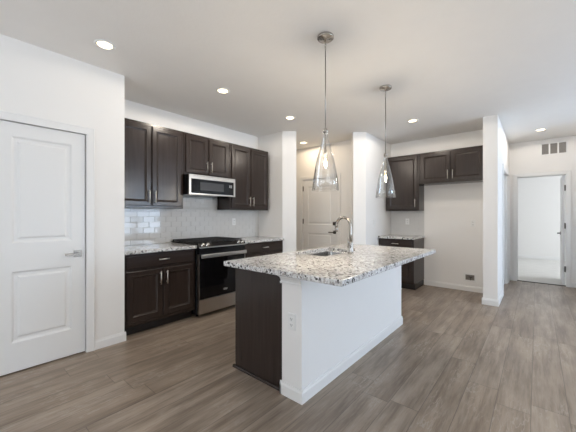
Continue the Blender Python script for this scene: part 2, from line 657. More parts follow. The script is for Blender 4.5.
def casing(n, fr, a0, a1, ztop, w=0.066, right=True, left=True, bottom=0.0):
    b = MB().frame(fr)

    def leg(x0, x1, flip):
        prof = [(0, 0.0005), (0, 0.010), (0.012, 0.013), (0.050, 0.017), (0.060, 0.019), (w, 0.015), (w, 0.0005)]
        # profile across the width, swept upward
        lo, hi = [], []
        for t, nn in prof:
            s_ = x0 + t if not flip else x1 - t
            lo.append(b.fr(s_, nn, bottom))
            hi.append(b.fr(s_, nn, ztop + t))
        b.loops([lo, hi])
    if right:
        leg(a1, a1 + w, False)
    if left:
        leg(a0 - w, a0, True)
    prof = [(0, 0.0005), (0, 0.010), (0.012, 0.013), (0.050, 0.017), (0.060, 0.019), (w, 0.015), (w, 0.0005)]
    b.loops([[b.fr(a0 - (t if left else 0), nn, ztop + t) for t, nn in prof], [b.fr(a1 + (t if right else 0), nn, ztop + t) for t, nn in prof]])
    return struct(b.build('trim_%d' % n, 'trim'))


def jamb(n, fr, a0, a1, ztop, depth):
    """door frame lining behind the casing with a stop strip"""
    b = MB().frame(fr)
    return b


def lever(b, fr, a, z, nf, direction, length=0.105, sq=0.031):
    b.frame(fr)
    b.box(a - sq, a + sq, nf, nf + 0.009, z - sq, z + sq, 0.002)
    b.tube([fr(a, nf + 0.008, z), fr(a, nf + 0.045, z)], 0.010, 12)
    b.box(min(a - direction * 0.010, a + direction * length), max(a - direction * 0.010, a + direction * length), nf + 0.040, nf + 0.052, z - 0.010, z + 0.008, 0.003)


# closet door on the left wall
b = MB().frame(FLEFT)
two_panel_leaf(b, D1A, D1B, 0.012, 2.042, -0.047, -0.012, 0.100, (0.245, 0.83, 1.055, 1.935))
d1 = struct(b.build('door_1', 'door'))
tag(d1, 'white two panel interior door with square nickel lever at left of kitchen', 'door')
b = MB()
lever(b, FLEFT, 0.795, 0.935, -0.012, -1)
b.build('door_handle', 'faucet', d1)
b = MB().frame(FLEFT)
b.box(D1B + 0.0065, D1B + 0.010, -0.040, 0.0, 0.905, 0.965)
struct(b.build('trim_9', 'darkmetal'))
casing(1, FLEFT, D1A - 0.006, D1B + 0.006, 2.048)

# entry door seen through the passage
b = MB().frame(FMUD)
two_panel_leaf(b, D2A, D2B, 0.012, 2.042, -0.047, -0.012, 0.12, (0.26, 0.93, 1.10, 1.90))
d2 = struct(b.build('door_2', 'door'))
tag(d2, 'white door with dark lever and deadbolt seen through the passage behind the island', 'door')
b = MB()
lever(b, FMUD, D2B - 0.065, 0.96, -0.012, -1, 0.12)
b.build('door_handle', 'darkmetal', d2)
b = MB().frame(FMUD)
b.box(D2B - 0.065 - 0.033, D2B - 0.065 + 0.033, -0.012, 0.010, 1.098, 1.164, 0.003)
b.tube([FMUD(D2B - 0.065, 0.009, 1.131), FMUD(D2B - 0.065, 0.028, 1.131)], 0.018, 16)
b.build('deadbolt', 'darkmetal', d2)
for z in (0.25, 1.17, 1.86):
    b = MB().frame(FMUD)
    b.box(D2A - 0.005, D2A + 0.012, -0.012, -0.004, z - 0.05, z + 0.05)
    b.tube([FMUD(D2A - 0.002, -0.006, z - 0.052), FMUD(D2A - 0.002, -0.006, z + 0.052)], 0.007, 8)
    b.build('hinge', 'darkmetal', d2)
casing(2, FMUD, D2A - 0.006, D2B + 0.006, 2.048)

# hall side door
b = MB().frame(FHALL)
two_panel_leaf(b, H3A + 0.17, H3B - 0.17, 0.012, 2.042, -0.075, -0.04, 0.11, (0.26, 0.83, 1.055, 1.925))
d3 = struct(b.build('door_3', 'door'))
b = MB().frame(FHALL)
b.box(H3A - 0.005, H3A + 0.165, -0.10, -0.002, 0.0, 2.047)
b.box(H3B - 0.165, H3B + 0.005, -0.10, -0.002, 0.0, 2.047)
struct(b.build('trim_10', 'trim'))
tag(d3, 'white door set in the left wall of the hall', 'door')
casing(3, FHALL, H3A, H3B, 2.046)

# bedroom doorway at the end of the hall, its open leaf hinged at the right jamb
casing(4, FEND, E0, E1, 2.04)
b = MB().frame(FEND)
b.box(E0 - 0.0195, E0, -0.12, 0.0, 0, 2.0595)
b.box(E1, E1 + 0.0195, -0.12, 0.0, 0, 2.0595)
b.box(E0, E1, -0.12, 0.0, 2.04, 2.0595)
b.box(E0, E0 + 0.011, -0.085, -0.05, 0, 2.04)
b.box(E0 + 0.011, E1 - 0.011, -0.085, -0.05, 2.029, 2.04)
struct(b.build('trim_5', 'trim'))
ang = math.radians(90)
FLEAF = Frame((E1 - 0.004, YE + 0.122, 0), (-math.cos(ang), math.sin(ang), 0), (-math.sin(ang), -math.cos(ang), 0))
b = MB().frame(FLEAF)
two_panel_leaf(b, 0.003, 0.70, 0.014, 2.035, 0.0, 0.035, 0.11, (0.26, 0.83, 1.055, 1.925))
d4 = struct(b.build('door_4', 'door'))
tag(d4, 'white bedroom door standing open at the end of the hall', 'door')
b = MB()
lever(b, FLEAF, 0.64, 0.935, 0.035, -1)
b.build('door_handle', 'darkmetal', d4)
for z in (0.30, 1.10, 1.80):
    b = MB().frame(FEND)
    b.box(E1 - 0.004, E1 - 0.0005, -0.118, -0.03, z - 0.05, z + 0.05)
    b.tube([FEND(E1 - 0.008, -0.118, z - 0.052), FEND(E1 - 0.008, -0.118, z + 0.052)], 0.008, 8)
    b.build('hinge', 'darkmetal', d4)
b = MB().frame(FEND)
b.extrude([(-0.075, 0.0), (-0.070, 0.008), (-0.025, 0.008), (-0.018, 0.0)], E0 + 0.001, E1 - 0.001)
struct(b.build('trim_6', 'kick'))

# ------------------------------------------------------------------ baseboards
BPROF = [(0.0005, 0.0), (0.013, 0.0), (0.013, 0.070), (0.009, 0.080), (0.007, 0.092), (0.0005, 0.092)]


def base(name, runs):
    b = MB()
    for fr, a0, a1 in runs:
        b.frame(fr).extrude(BPROF, a0, a1)
    return struct(b.build('baseboard_' + name, 'trim'))


FDIAG = Frame((P1.x, P1.y, 0), (DG.x, DG.y, 0), (DN.x, DN.y, 0))
base('left', [(FLEFT, YR + 0.02, D1A - 0.073), (FLEFT, D1B + 0.073, YL + 0.013)])
base('passage', [(FDIAG, 0.03, T0), (FDIAG, T1, DLEN + 0.005)])
base('side', [(FSIDE, P2.y + 0.012, YF - 0.615)])
base('mudroom', [(FMUD, D2B + 0.073, XS - 0.125), (FMUD, -4.99, D2A - 0.073)])
base('refrigerator', [(FNOOK, -1.596, FIN0 - 0.002)])
FFINE = Frame((0, FINY, 0), (1, 0, 0), (0, -1, 0))
base('fin', [(FFINE, FIN0 - 0.013, FIN1 + 0.013), (Frame((FIN0, 0, 0), (0, 1, 0), (-1, 0, 0)), FINY + 0.0005, YF - 0.015), (FHALL, FINY + 0.0005, H3A - 0.067)])
base('hall_end', [(FHALL, H3B + 0.067, YE - 0.002), (FEND, E1 + 0.067, 0.64), (FEND, FIN1 + 0.014, E0 - 0.067)])
base('bedroom', [(Frame((0, 11.45, 0.004), (1, 0, 0), (0, -1, 0)), -1.98, 3.06)])
base('right', [(FRIGHT, W2[1] + 0.05, 6.16), (FRIGHT, YR + 0.02, W2[0] - 0.05)])
base('rear', [(FREAR, XL + 0.02, XR - 0.02)])

# ------------------------------------------------------------------ cabinets
DOOR_RINGS = lambda nf: [(0, nf - 0.004), (0.005, nf), (0.050, nf), (0.053, nf + 0.0015), (0.057, nf + 0.001), (0.066, nf - 0.008), (0.071, nf - 0.009), (0.076, nf - 0.013)]
DRAWER_RINGS = lambda nf: [(0, nf - 0.004), (0.004, nf)]


def pull(b, fr, a, z, nf, length, vertical):
    h = length / 2
    r = 0.0055
    e = [(0, -h), (0, h)] if vertical else [(-h, 0), (h, 0)]
    b.tube([fr(a + e[0][0], nf + 0.030, z + e[0][1]), fr(a + e[1][0], nf + 0.030, z + e[1][1])], r, 10)
    for q in (-0.7, 0.7):
        da, dz = (0, q * h) if vertical else (q * h, 0)
        b.tube([fr(a + da, nf - 0.001, z + dz), fr(a + da, nf + 0.028, z + dz)], 0.0045, 8)


def cab_door(fr, root, a0, a1, z0, z1, nb, hand, hz, mat='wood'):
    b = MB().frame(fr)
    b.panel(a0, a1, z0, z1, nb + 0.0005, DOOR_RINGS(nb + 0.020))
    d = b.build('door', mat, root)
    b = MB()
    pull(b, fr, hand, hz, nb + 0.020, 0.15, True)
    b.build('handle', 'pull', d)


def cab_drawer(fr, root, a0, a1, z0, z1, nb, mat):
    b = MB().frame(fr)
    b.panel(a0, a1, z0, z1, nb + 0.0005, DRAWER_RINGS(nb + 0.020))
    d = b.build('drawer', mat, root)
    b = MB()
    pull(b, fr, (a0 + a1) / 2, (z0 + z1) / 2 + 0.006, nb + 0.020, 0.12, False)
    b.build('handle', 'pull', d)


def wall_cabinet(fr, a0, a1, z0, z1, depth, doors, label, side0=0.028, side1=0.028, group=None):
    """doors: list of 'l' / 'r' = side of the handle on each door"""
    root = thing('wall_cabinet', fr((a0 + a1) / 2, depth / 2, z0), label, 'cabinet', group)
    b = MB().frame(fr)
    b.box(a0, a1, 0.002, depth, z0, z1, 0.0015, 1)
    b.build('carcass', 'wood', root)
    d0, d1 = a0 + side0, a1 - side1
    w = (d1 - d0 - 0.014 * (len(doors) - 1)) / len(doors)
    for i, h in enumerate(doors):
        x0 = d0 + i * (w + 0.014)
        x1 = x0 + w
        cab_door(fr, root, x0, x1, z0 + 0.028, z1 - 0.030, depth, x0 + 0.030 if h == 'l' else x1 - 0.030, z0 + 0.135)
    return root


UZ0, UZ1 = 1.377, 2.395
UD = 0.315
G = 'espresso wall cabinets over the range counter'
wall_cabinet(FRANGE, YL + 0.004, 2.036, UZ0, UZ1, UD, ['r', 'l'], 'tall espresso wall cabinet left of the microwave next to the white wall end', group=G)
wall_cabinet(FRANGE, 2.040, 2.800, 1.832, UZ1, UD, ['r', 'l'], 'short espresso two door wall cabinet directly above the microwave', group=G)
wall_cabinet(FRANGE, 2.804, 3.640, UZ0, UZ1, UD, ['r', 'l'], 'tall espresso two door wall cabinet right of the microwave', group=G)
b = MB().frame(FRANGE)
b.box(3.642, YB - 0.002, UD - 0.02, UD + 0.002, UZ0, UZ1)
GN = 'espresso wall cabinets around the refrigerator nook'
wall_cabinet(FNOOK, XS + 0.030, -1.604, UZ0, UZ1, UD, ['r'], 'tall single door espresso wall cabinet above the small coffee counter', group=GN)
wall_cabinet(FNOOK, -1.600, FIN0 - 0.004, 1.845, UZ1, UD, ['r', 'l'], 'short wide espresso two door cabinet above the empty refrigerator space', group=GN)
b.bm.free()


def base_cabinet(fr, a0, a1, depth, label, drawer, doors, dm, fin0=0.028, fin1=0.028, cat='cabinet'):
    root = thing('base_cabinet', fr((a0 + a1) / 2, depth / 2, 0), label, cat)
    b = MB().frame(fr)
    b.box(a0, a1, 0.002, depth, 0.105, 0.876, 0.0015, 1)
    b.build('carcass', 'wood', root)
    b = MB().frame(fr)
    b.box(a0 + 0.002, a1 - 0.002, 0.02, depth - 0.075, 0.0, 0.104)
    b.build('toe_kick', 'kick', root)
    d0, d1 = a0 + fin0, a1 - fin1
    ztop = 0.69
    if drawer:
        cab_drawer(fr, root, d0, d1, 0.722, 0.852, depth, dm)
    w = (d1 - d0 - 0.014 * (len(doors) - 1)) / len(doors)
    for i, h in enumerate(doors):
        x0 = d0 + i * (w + 0.014)
        x1 = x0 + w
        cab_door(fr, root, x0, x1, 0.148, ztop, depth, x0 + 0.030 if h == 'l' else x1 - 0.030, 0.585)
    return root


BD = 0.600
base_cabinet(FRANGE, YL + 0.004, 2.034, BD, 'espresso base cabinet left of the range with one drawer over two doors', True, ['r', 'l'], 'woody')
base_cabinet(FRANGE, 2.806, YB - 0.004, BD, 'espresso base cabinet right of the range reaching the short wall', True, ['r', 'l'], 'woody')
base_cabinet(FNOOK, XS + 0.016, -1.604, BD, 'small espresso base cabinet beside the empty refrigerator space', True, ['r'], 'woodx')

# ------------------------------------------------------------------ worktops


def slab(x0, x1, y0, y1, label, r=0.012, hole=None, z0=0.877, z1=0.914, name='countertop'):
    b = MB()
    e = 0.004

    def L(ins, z):
        return rrect(x0 + ins, x1 - ins, y0 + ins, y1 - ins, max(r - ins, 0.001), z)
    if hole:
        hx0, hx1, hy0, hy1, hr = hole

        def Hh(ins, z):
            return rrect(hx0 - ins, hx1 + ins, hy0 - ins, hy1 + ins, hr + ins, z)
        seq = [L(0, z0 + e), L(0, z1 - e), L(e * 0.3, z1 - e * 0.3), L(e, z1), Hh(0.002, z1), Hh(0, z1 - 0.002), Hh(0, z0), L(e, z0), L(0, z0 + e)]
        b.loops(seq, False, False)
        bmesh.ops.remove_doubles(b.bm, verts=b.bm.verts, dist=1e-6)
    else:
        b.loops([L(e, z0), L(0, z0 + e), L(0, z1 - e), L(e * 0.3, z1 - e * 0.3), L(e, z1)])
    o = b.build(name, 'granite', None, ((x0 + x1) / 2, (y0 + y1) / 2, z0))
    return tag(o, label, 'countertop')


CF = XW + 0.643
slab(XW + 0.012, CF, YL + 0.003, 2.037, 'speckled granite countertop left of the range')
slab(XW + 0.012, CF, 2.803, YB - 0.003, 'speckled granite countertop right of the range')
slab(XS + 0.003, -1.590, YF - 0.643, YF - 0.012, 'small speckled granite countertop beside the refrigerator space')

# ------------------------------------------------------------------ tile backsplashes


def backsplash(fr, a0, a1, z0, z1, label, bay=None):
    tw, th, g = 0.152, 0.0715, 0.0025
    b = MB().frame(fr)
    b.mat(1).box(a0, a1, 0.0008, 0.006, z0, z1)
    if bay:
        b.box(bay[0], bay[1], 0.0008, 0.006, z1, bay[2])
    b.mat(0)
    rng = random.Random(int(a0 * 100) + 5)
    r = 0
    z = z0 + 0.001
    full = (a0, a1)
    top = bay[2] if bay else z1
    while z < top - 0.012:
        lim = z1 if z < z1 - 0.012 else top
        if z >= z1 - 0.012:
            z = max(z, z1)
            a0, a1 = bay[0], bay[1]
        zt = min(z + th - g, lim)
        a = full[0] - (tw / 2 if r % 2 else 0)
        while a < a1 - 0.004:
            s0, s1 = max(a, a0), min(a + tw - g, a1)
            if s1 - s0 > 0.012:
                tx, tz = rng.uniform(-1, 1) * 0.004, rng.uniform(-1, 1) * 0.004
                cs, cz = (s0 + s1) / 2, (z + zt) / 2

                def nn(s_, z_, base_):
                    return base_ + (s_ - cs) * tx + (z_ - cz) * tz

                def q(i, base_):
                    return [fr(s0 + i, nn(s0 + i, z + i, base_), z + i), fr(s1 - i, nn(s1 - i, z + i, base_), z + i),
                            fr(s1 - i, nn(s1 - i, zt - i, base_), zt - i), fr(s0 + i, nn(s0 + i, zt - i, base_), zt - i)]
                b.loops([q(0, 0.004), q(0, 0.0085), q(0.0015, 0.0098)])
            a += tw
        z += th
        r += 1
    o = b.build('tile_backsplash', ['tile', 'grout'], None, fr((full[0] + full[1]) / 2, 0, z0))
    return tag(o, label, 'backsplash')


backsplash(FRANGE, YL + 0.002, YB - 0.002, 0.9145, 1.3765, 'glossy grey subway tile backsplash behind the range', (2.0410, 2.7990, 1.5605))
backsplash(FNOOK, XS + 0.002, -1.603, 0.9145, 1.3765, 'grey subway tile backsplash above the small counter beside the refrigerator space')

# ------------------------------------------------------------------ range
R0, R1 = 2.041, 2.799
rg = thing('range', FRANGE((R0 + R1) / 2, 0.34, 0), 'black and stainless slide-in range between the two base cabinets', 'range')
b = MB().frame(FRANGE)
b.box(R0, R1, 0.02, 0.625, 0.035, 0.905, 0.002, 1)
b.build('body', 'black', rg)
for a in (R0 + 0.05, R1 - 0.05):
    for n in (0.08, 0.56):
        b = MB()
        b.lathe(FRANGE(a, n, 0), [(0.018, 0.0), (0.018, 0.01), (0.010, 0.012), (0.010, 0.036)], 12)
        b.build('foot', 'black', rg)
b = MB().frame(FRANGE)
b.box(R0 - 0.012, R1 + 0.012, 0.014, 0.640, 0.916, 0.934, 0.004)
ck = b.build('cooktop', 'black', rg)
for g0, g1 in ((R0 + 0.004, R0 + 0.250), (R0 + 0.256, R1 - 0.256), (R1 - 0.250, R1 - 0.004)):
    b = MB().frame(FRANGE)
    for k in range(5):
        x = g0 + 0.006 + (g1 - g0 - 0.012) * k / 4
        b.box(x - 0.006, x + 0.006, 0.030, 0.600, 0.944, 0.956)
    for n in (0.036, 0.175, 0.315, 0.455, 0.594):
        b.box(g0, g1, n - 0.006, n + 0.006, 0.942, 0.957)
    for x in (g0 + 0.006, g1 - 0.006):
        for n in (0.036, 0.315, 0.594):
            b.box(x - 0.006, x + 0.006, n - 0.006, n + 0.006, 0.9335, 0.944)
    b.build('grate', 'castiron', ck)
for a, n, r in ((R0 + 0.127, 0.175, 0.035), (R1 - 0.127, 0.175, 0.035), (R0 + 0.127, 0.455, 0.045), (R1 - 0.127, 0.455, 0.040), ((R0 + R1) / 2, 0.315, 0.045)):
    b = MB()
    b.lathe(FRANGE(a, n, 0), [(r, 0.9335), (r, 0.938), (r * 0.8, 0.9385), (r * 0.8, 0.9405), (0.004, 0.941)], 24)
    b.build('burner', 'castiron', ck)
b = MB().frame(FRANGE)
b.extrude([(0.60, 0.915), (0.641, 0.936), (0.652, 0.932), (0.690, 0.885), (0.690, 0.872), (0.625, 0.860), (0.600, 0.86)], R0, R1)
cp = b.build('control_panel', 'black', rg)
b = MB().frame(FRANGE)
b.extrude([(0.684, 0.892), (0.692, 0.8865), (0.692, 0.876), (0.6895, 0.876), (0.6895, 0.885)], R0 + 0.002, R1 - 0.002)
b.build('trim_strip', 'steel', cp)
nrm = Vector((0.047, 0, 0.038)).normalized()
for a in (R0 + 0.055, R0 + 0.125, R1 - 0.125, R1 - 0.055):
    b = MB()
    c = FRANGE(a, 0.671, 0.9085)
    b.tube([c - nrm * 0.002, c + nrm * 0.008, c + nrm * 0.010, c + nrm * 0.030, c + nrm * 0.033], [0.024, 0.024, 0.019, 0.017, 0.014], 18)
    b.build('knob', 'chrome', cp)
b = MB().frame(FRANGE)
b.loops([[FRANGE(a, 0.671 + 0.014 * sg + 0.0470 * 0.02, 0.9085 - 0.0173 * sg + 0.038 * 0.02) for a, sg in ((R0 + 0.21, -1), (R1 - 0.21, -1), (R1 - 0.21, 1), (R0 + 0.21, 1))],
         [FRANGE(a, 0.671 + 0.014 * sg + 0.0470 * 0.05, 0.9085 - 0.0173 * sg + 0.038 * 0.05) for a, sg in ((R0 + 0.21, -1), (R1 - 0.21, -1), (R1 - 0.21, 1), (R0 + 0.21, 1))]])
b.build('display', 'blackglass', cp)
b = MB().frame(FRANGE)
b.box(R0 + 0.004, R1 - 0.004, 0.627, 0.672, 0.232, 0.858, 0.003)
od = b.build('oven_door', 'black', rg)
b = MB().frame(FRANGE)
b.box(R0 + 0.010, R1 - 0.010, 0.672, 0.6755, 0.236, 0.735, 0.001, 1)
b.build('oven_glass', 'blackglass', od)
b = MB().frame(FRANGE)
b.box(R0 + 0.003, R0 + 0.010, 0.64, 0.677, 0.234, 0.80)
b.build('edge_trim', 'steel', od)
b = MB().frame(FRANGE)
b.box(R1 - 0.010, R1 - 0.003, 0.64, 0.677, 0.234, 0.80)
b.build('edge_trim', 'steel', od)
b = MB().frame(FRANGE)
b.box(R0 + 0.012, R1 - 0.012, 0.706, 0.724, 0.752, 0.800, 0.006, 3)
b.box(R0 + 0.030, R0 + 0.055, 0.672, 0.708, 0.765, 0.790, 0.003)
b.box(R1 - 0.055, R1 - 0.030, 0.672, 0.708, 0.765, 0.790, 0.003)
b.build('oven_handle', 'steel', od)
# small silver oval swoosh and dashes low on the oven glass
b = MB().frame(FRANGE)
pts = []
for k in range(15):
    t = math.radians(20 + 300 * k / 14)
    pts.append(FRANGE(R0 + 0.41 + 0.036 * math.cos(t), 0.6762, 0.305 + 0.013 * math.sin(t)))
b.tube(pts, 0.0016, 6)
for k in range(6):
    b.box(R0 + 0.385 + k * 0.009, R0 + 0.391 + k * 0.009, 0.6755, 0.6765, 0.300, 0.309)
b.build('emblem', 'logo', od)
b = MB().frame(FRANGE)
b.box(R0 + 0.004, R1 - 0.004, 0.627, 0.676, 0.050, 0.226, 0.003)
b.build('storage_drawer', 'steel', rg)

# ------------------------------------------------------------------ microwave
mw = thing('microwave', FRANGE((R0 + R1) / 2, 0.2, 1.562), 'stainless low profile microwave hung under the short cabinet over the range', 'microwave')
b = MB().frame(FRANGE)
b.box(R0, R1, 0.012, 0.430, 1.562, 1.828, 0.002, 1)
b.build('body', 'black', mw)
b = MB().frame(FRANGE)
b.panel(R0, R1, 1.562, 1.828, 0.4305, [(0, 0.452), (0.003, 0.456)])
fr_ = b.build('front_frame', 'steel', mw)
b = MB().frame(FRANGE)
b.box(R0 + 0.028, R1 - 0.035, 0.4545, 0.459, 1.583, 1.772, 0.0015, 1)
dr = b.build('door', 'blackglass', mw)
b = MB().frame(FRANGE)
b.box(R0 + 0.160, R1 - 0.210, 0.459, 0.4598, 1.625, 1.735)
b.build('door_window', 'greyglass', dr)
b = MB().frame(FRANGE)
for k in range(3):
    b.box(R1 - 0.115, R1 - 0.095, 0.459, 0.4596, 1.690 + k * 0.014, 1.697 + k * 0.014)
    b.box(R1 - 0.088, R1 - 0.068, 0.459, 0.4596, 1.690 + k * 0.014, 1.697 + k * 0.014)
b.build('keypad', 'logo', dr)
b = MB().frame(FRANGE)
for k in range(14):
    b.box(R0 + 0.06 + k * 0.046, R0 + 0.095 + k * 0.046, 0.4555, 0.4566, 1.812, 1.816)
b.build('vent_slots', 'recess', fr_)

# ------------------------------------------------------------------ island
IX0, IX1, IY0, IY1 = -1.942, -0.845, 1.466, 3.485
HX0, HX1, HY0, HY1 = -1.404, -1.224, 1.580, 3.505     # white half wall
CX0 = -1.955
ic = thing('island_cabinet', ((CX0 + HX0) / 2, 2.5, 0), 'espresso island cabinet with plain end panel under the big granite top', 'cabinet')
b = MB()
x0, x1 = CX0 + 0.022, HX0 - 0.002
b.box(x0, x1, 1.640, 3.45, 0.105, 0.125)
b.box(x0, x0 + 0.020, 1.640, 3.45, 0.125, 0.873)
b.box(x1 - 0.008, x1, 1.640, 3.45, 0.125, 0.873)
for y in (1.640, 2.12, 2.99, 3.452):
    b.box(x0 + 0.020, x1 - 0.008, y, y + 0.018, 0.125, 0.873)
b.build('carcass', 'wood', ic)
b = MB()
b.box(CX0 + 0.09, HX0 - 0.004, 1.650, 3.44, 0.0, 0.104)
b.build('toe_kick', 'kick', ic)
b = MB()
b.box(CX0, HX0 - 0.003, 1.602, 1.625, 0.0, 0.874, 0.0015, 1)
b.build('end_panel', 'wood', ic)
b = MB()
b.frame(Frame((0, 1.602, 0), (1, 0, 0), (0, -1, 0))).extrude([(0.0005, 0), (0.018, 0), (0.018, 0.010), (0.012, 0.018), (0.0005, 0.020)], CX0 - 0.016, HX0 - 0.016)
b.build('shoe_moulding', 'woodx', ic)
FISL = Frame((CX0 + 0.022, 0, 0), (0, -1, 0), (-1, 0, 0))
for k in range(3):
    y1 = 3.455 - k * 0.60
    cab_door(FISL, ic, -y1, -(y1 - 0.295), 0.148, 0.852, 0.0, -(y1 - 0.265), 0.74)
    cab_door(FISL, ic, -(y1 - 0.303), -(y1 - 0.598), 0.148, 0.852, 0.0, -(y1 - 0.333), 0.74)

hw = thing('island_half_wall', ((HX0 + HX1) / 2, 2.5, 0), 'white half wall along the seating side of the island', 'half wall')
b = MB()
b.box(HX0, HX1, HY0, HY1, 0.0, 0.875)
b.build('wall_panel', 'wall', hw)
FHE = Frame((0, HY0, 0), (1, 0, 0), (0, -1, 0))
FHS = Frame((HX1, 0, 0), (0, 1, 0), (1, 0, 0))
FHF = Frame((0, HY1, 0), (1, 0, 0), (0, 1, 0))
b = MB()
b.frame(FHE).extrude(BPROF, HX0 - 0.013, HX1 + 0.013)
b.frame(FHS).extrude(BPROF, HY0 + 0.0004, HY1 + 0.013)
b.frame(FHF).extrude(BPROF, HX0, HX1 + 0.0128)
b.frame(Frame((HX0, 0, 0), (0, 1, 0), (-1, 0, 0))).extrude(BPROF, HY0 - 0.013, HY0 + 0.014)
b.build('baseboard', 'trim', hw)
# moulded cap under the top at the near end
b = MB()
prof = [(0.0005, 0.800), (0.016, 0.800), (0.018, 0.803), (0.018, 0.812), (0.012, 0.818), (0.014, 0.830), (0.024, 0.846), (0.038, 0.854), (0.040, 0.858), (0.040, 0.874), (0.0005, 0.874)]
lp = []
for (x, sgn) in ((HX0, -1), (HX1, 1)):
    lp.append([Vector((x + sgn * n * (0.35 if sgn > 0 else 0.25), HY0 - n, z)) for n, z in prof])
b.loops(lp)
b.build('cap_moulding', 'trim', hw)


def outlet(fr, a, z, label, nf=0.0005, kind='outlet', group=None, w=0.0355, h=0.0575):
    o = thing('wall_outlet' if kind == 'outlet' else 'light_switch', fr(a, nf, z), label, kind, group)
    b = MB().frame(fr)
    b.panel(a - w, a + w, z - h, z + h, nf, [(0, nf + 0.003), (0.003, nf + 0.006)])
    b.build('cover_plate', 'plastic', o)
    if kind == 'outlet':
        for dz in (-0.021, 0.021):
            b = MB().frame(fr)
            b.box(a - 0.016, a + 0.016, nf + 0.0055, nf + 0.0085, z + dz - 0.014, z + dz + 0.014, 0.002)
            s_ = b.build('socket', 'plastic', o)
            b = MB().frame(fr)
            b.box(a - 0.009, a - 0.006, nf + 0.0084, nf + 0.0090, z + dz - 0.004, z + dz + 0.006)
            b.box(a + 0.006, a + 0.009, nf + 0.0084, nf + 0.0090, z + dz - 0.004, z + dz + 0.006)
            b.box(a - 0.003, a + 0.003, nf + 0.0084, nf + 0.0090, z + dz - 0.011, z + dz - 0.006)
            b.build('slots', 'slot', s_)
    else:
        b = MB().frame(fr)
        b.panel(a - 0.016, a + 0.016, z - 0.033, z + 0.033, nf + 0.005, [(0, nf + 0.0085), (0.003, nf + 0.0075)])
        b.build('rocker', 'plastic', o)
    return o


outlet(FHE, -1.310, 0.540, 'white outlet on the near end of the island half wall')
outlet(FRANGE, 3.13, 1.185, 'white outlet on the grey tile right of the range', 0.0102)
outlet(FNOOK, -1.905, 1.175, 'white outlet on the grey tile above the small counter', 0.0102)
outlet(FNOOK, -0.825, 1.155, 'white outlet high on the wall of the refrigerator space')
outlet(FSIDE, 5.03, 1.16, 'white switch on the wall between the passage and the small counter', kind='switch')

SK = (-1.845, -1.468, 2.235, 2.900)     # sink opening x0,x1,y0,y1
slab(IX0, IX1, IY0, IY1, 'large speckled granite top of the island with the sink set in it', 0.010, (SK[0], SK[1], SK[2], SK[3], 0.05), 0.876, 0.914)

sk = thing('sink', ((SK[0] + SK[1]) / 2, (SK[2] + SK[3]) / 2, 0.70), 'stainless undermount sink in the island top', 'sink')
b = MB()


def skl(ins, z, r):
    return rrect(SK[0] + ins, SK[1] - ins, SK[2] + ins, SK[3] - ins, r, z)


b.loops([skl(0.000, 0.8755, 0.05), skl(-0.018, 0.8755, 0.06), skl(-0.018, 0.873, 0.06), skl(-0.004, 0.872, 0.05), skl(0.008, 0.70, 0.045), skl(0.05, 0.688, 0.03),
         skl(0.05, 0.690, 0.03), skl(0.012, 0.704, 0.042), skl(0.001, 0.866, 0.05), skl(0.000, 0.8755, 0.05)], False, False, True)
x0 = skl(0.05, 0.688, 0.03)
bb = b.bm
bmesh.ops.remove_doubles(bb, verts=bb.verts, dist=1e-6)
b.loops([skl(0.0495, 0.688, 0.03), skl(0.0495, 0.690, 0.03)])
b.build('basin', 'steelv', sk)
b = MB()
b.lathe(((SK[0] + SK[1]) / 2, (SK[2] + SK[3]) / 2, 0), [(0.042, 0.6903), (0.042, 0.693), (0.036, 0.694), (0.030, 0.692), (0.004, 0.6915)], 24)
b.build('drain', 'nickel', sk)

# ------------------------------------------------------------------ faucet
FX, FY = -1.385, 2.570
fc = thing('faucet', (FX, FY, 0.914), 'tall brushed nickel gooseneck faucet standing on the island by the sink', 'faucet')
b = MB()
b.lathe((FX, FY, 0), [(0.027, 0.9142), (0.027, 0.922), (0.021, 0.928), (0.0195, 0.935), (0.0195, 1.020), (0.017, 1.030), (0.013, 1.036)], 24)
b.build('body', 'faucet', fc)
b = MB()
pts = [(FX, FY, 1.03), (FX, FY, 1.10), (FX, FY, 1.178)]
RA = 0.080
for k in range(1, 19):
    t = math.radians(180 * k / 18 * 0.97)
    pts.append((FX - RA + RA * math.cos(t), FY, 1.178 + 1.12 * RA * math.sin(t)))
e = pts[-1]
pts.append((e[0] - 0.001, FY, e[2] - 0.02))
b.tube(pts, 0.0138, 14)
b.build('spout', 'faucet', fc)
b = MB()
b.tube([(e[0] - 0.001, FY, e[2] - 0.018), (e[0] - 0.002, FY, e[2] - 0.03), (e[0] - 0.003, FY, e[2] - 0.06), (e[0] - 0.003, FY, e[2] - 0.066)], [0.014, 0.016, 0.0165, 0.013], 14)
b.build('spray_head', 'faucet', fc)
b = MB()
b.tube([(FX, FY - 0.015, 0.985), (FX, FY - 0.052, 0.985)], 0.013, 14)
b.tube([(FX, FY - 0.044, 0.985), (FX + 0.002, FY - 0.050, 1.02), (FX + 0.004, FY - 0.056, 1.075)], [0.008, 0.007, 0.0055], 10)
b.tube([(FX, FY + 0.015, 0.952), (FX + 0.002, FY + 0.085, 0.954)], [0.005, 0.004], 8)
b.build('handle', 'faucet', fc)

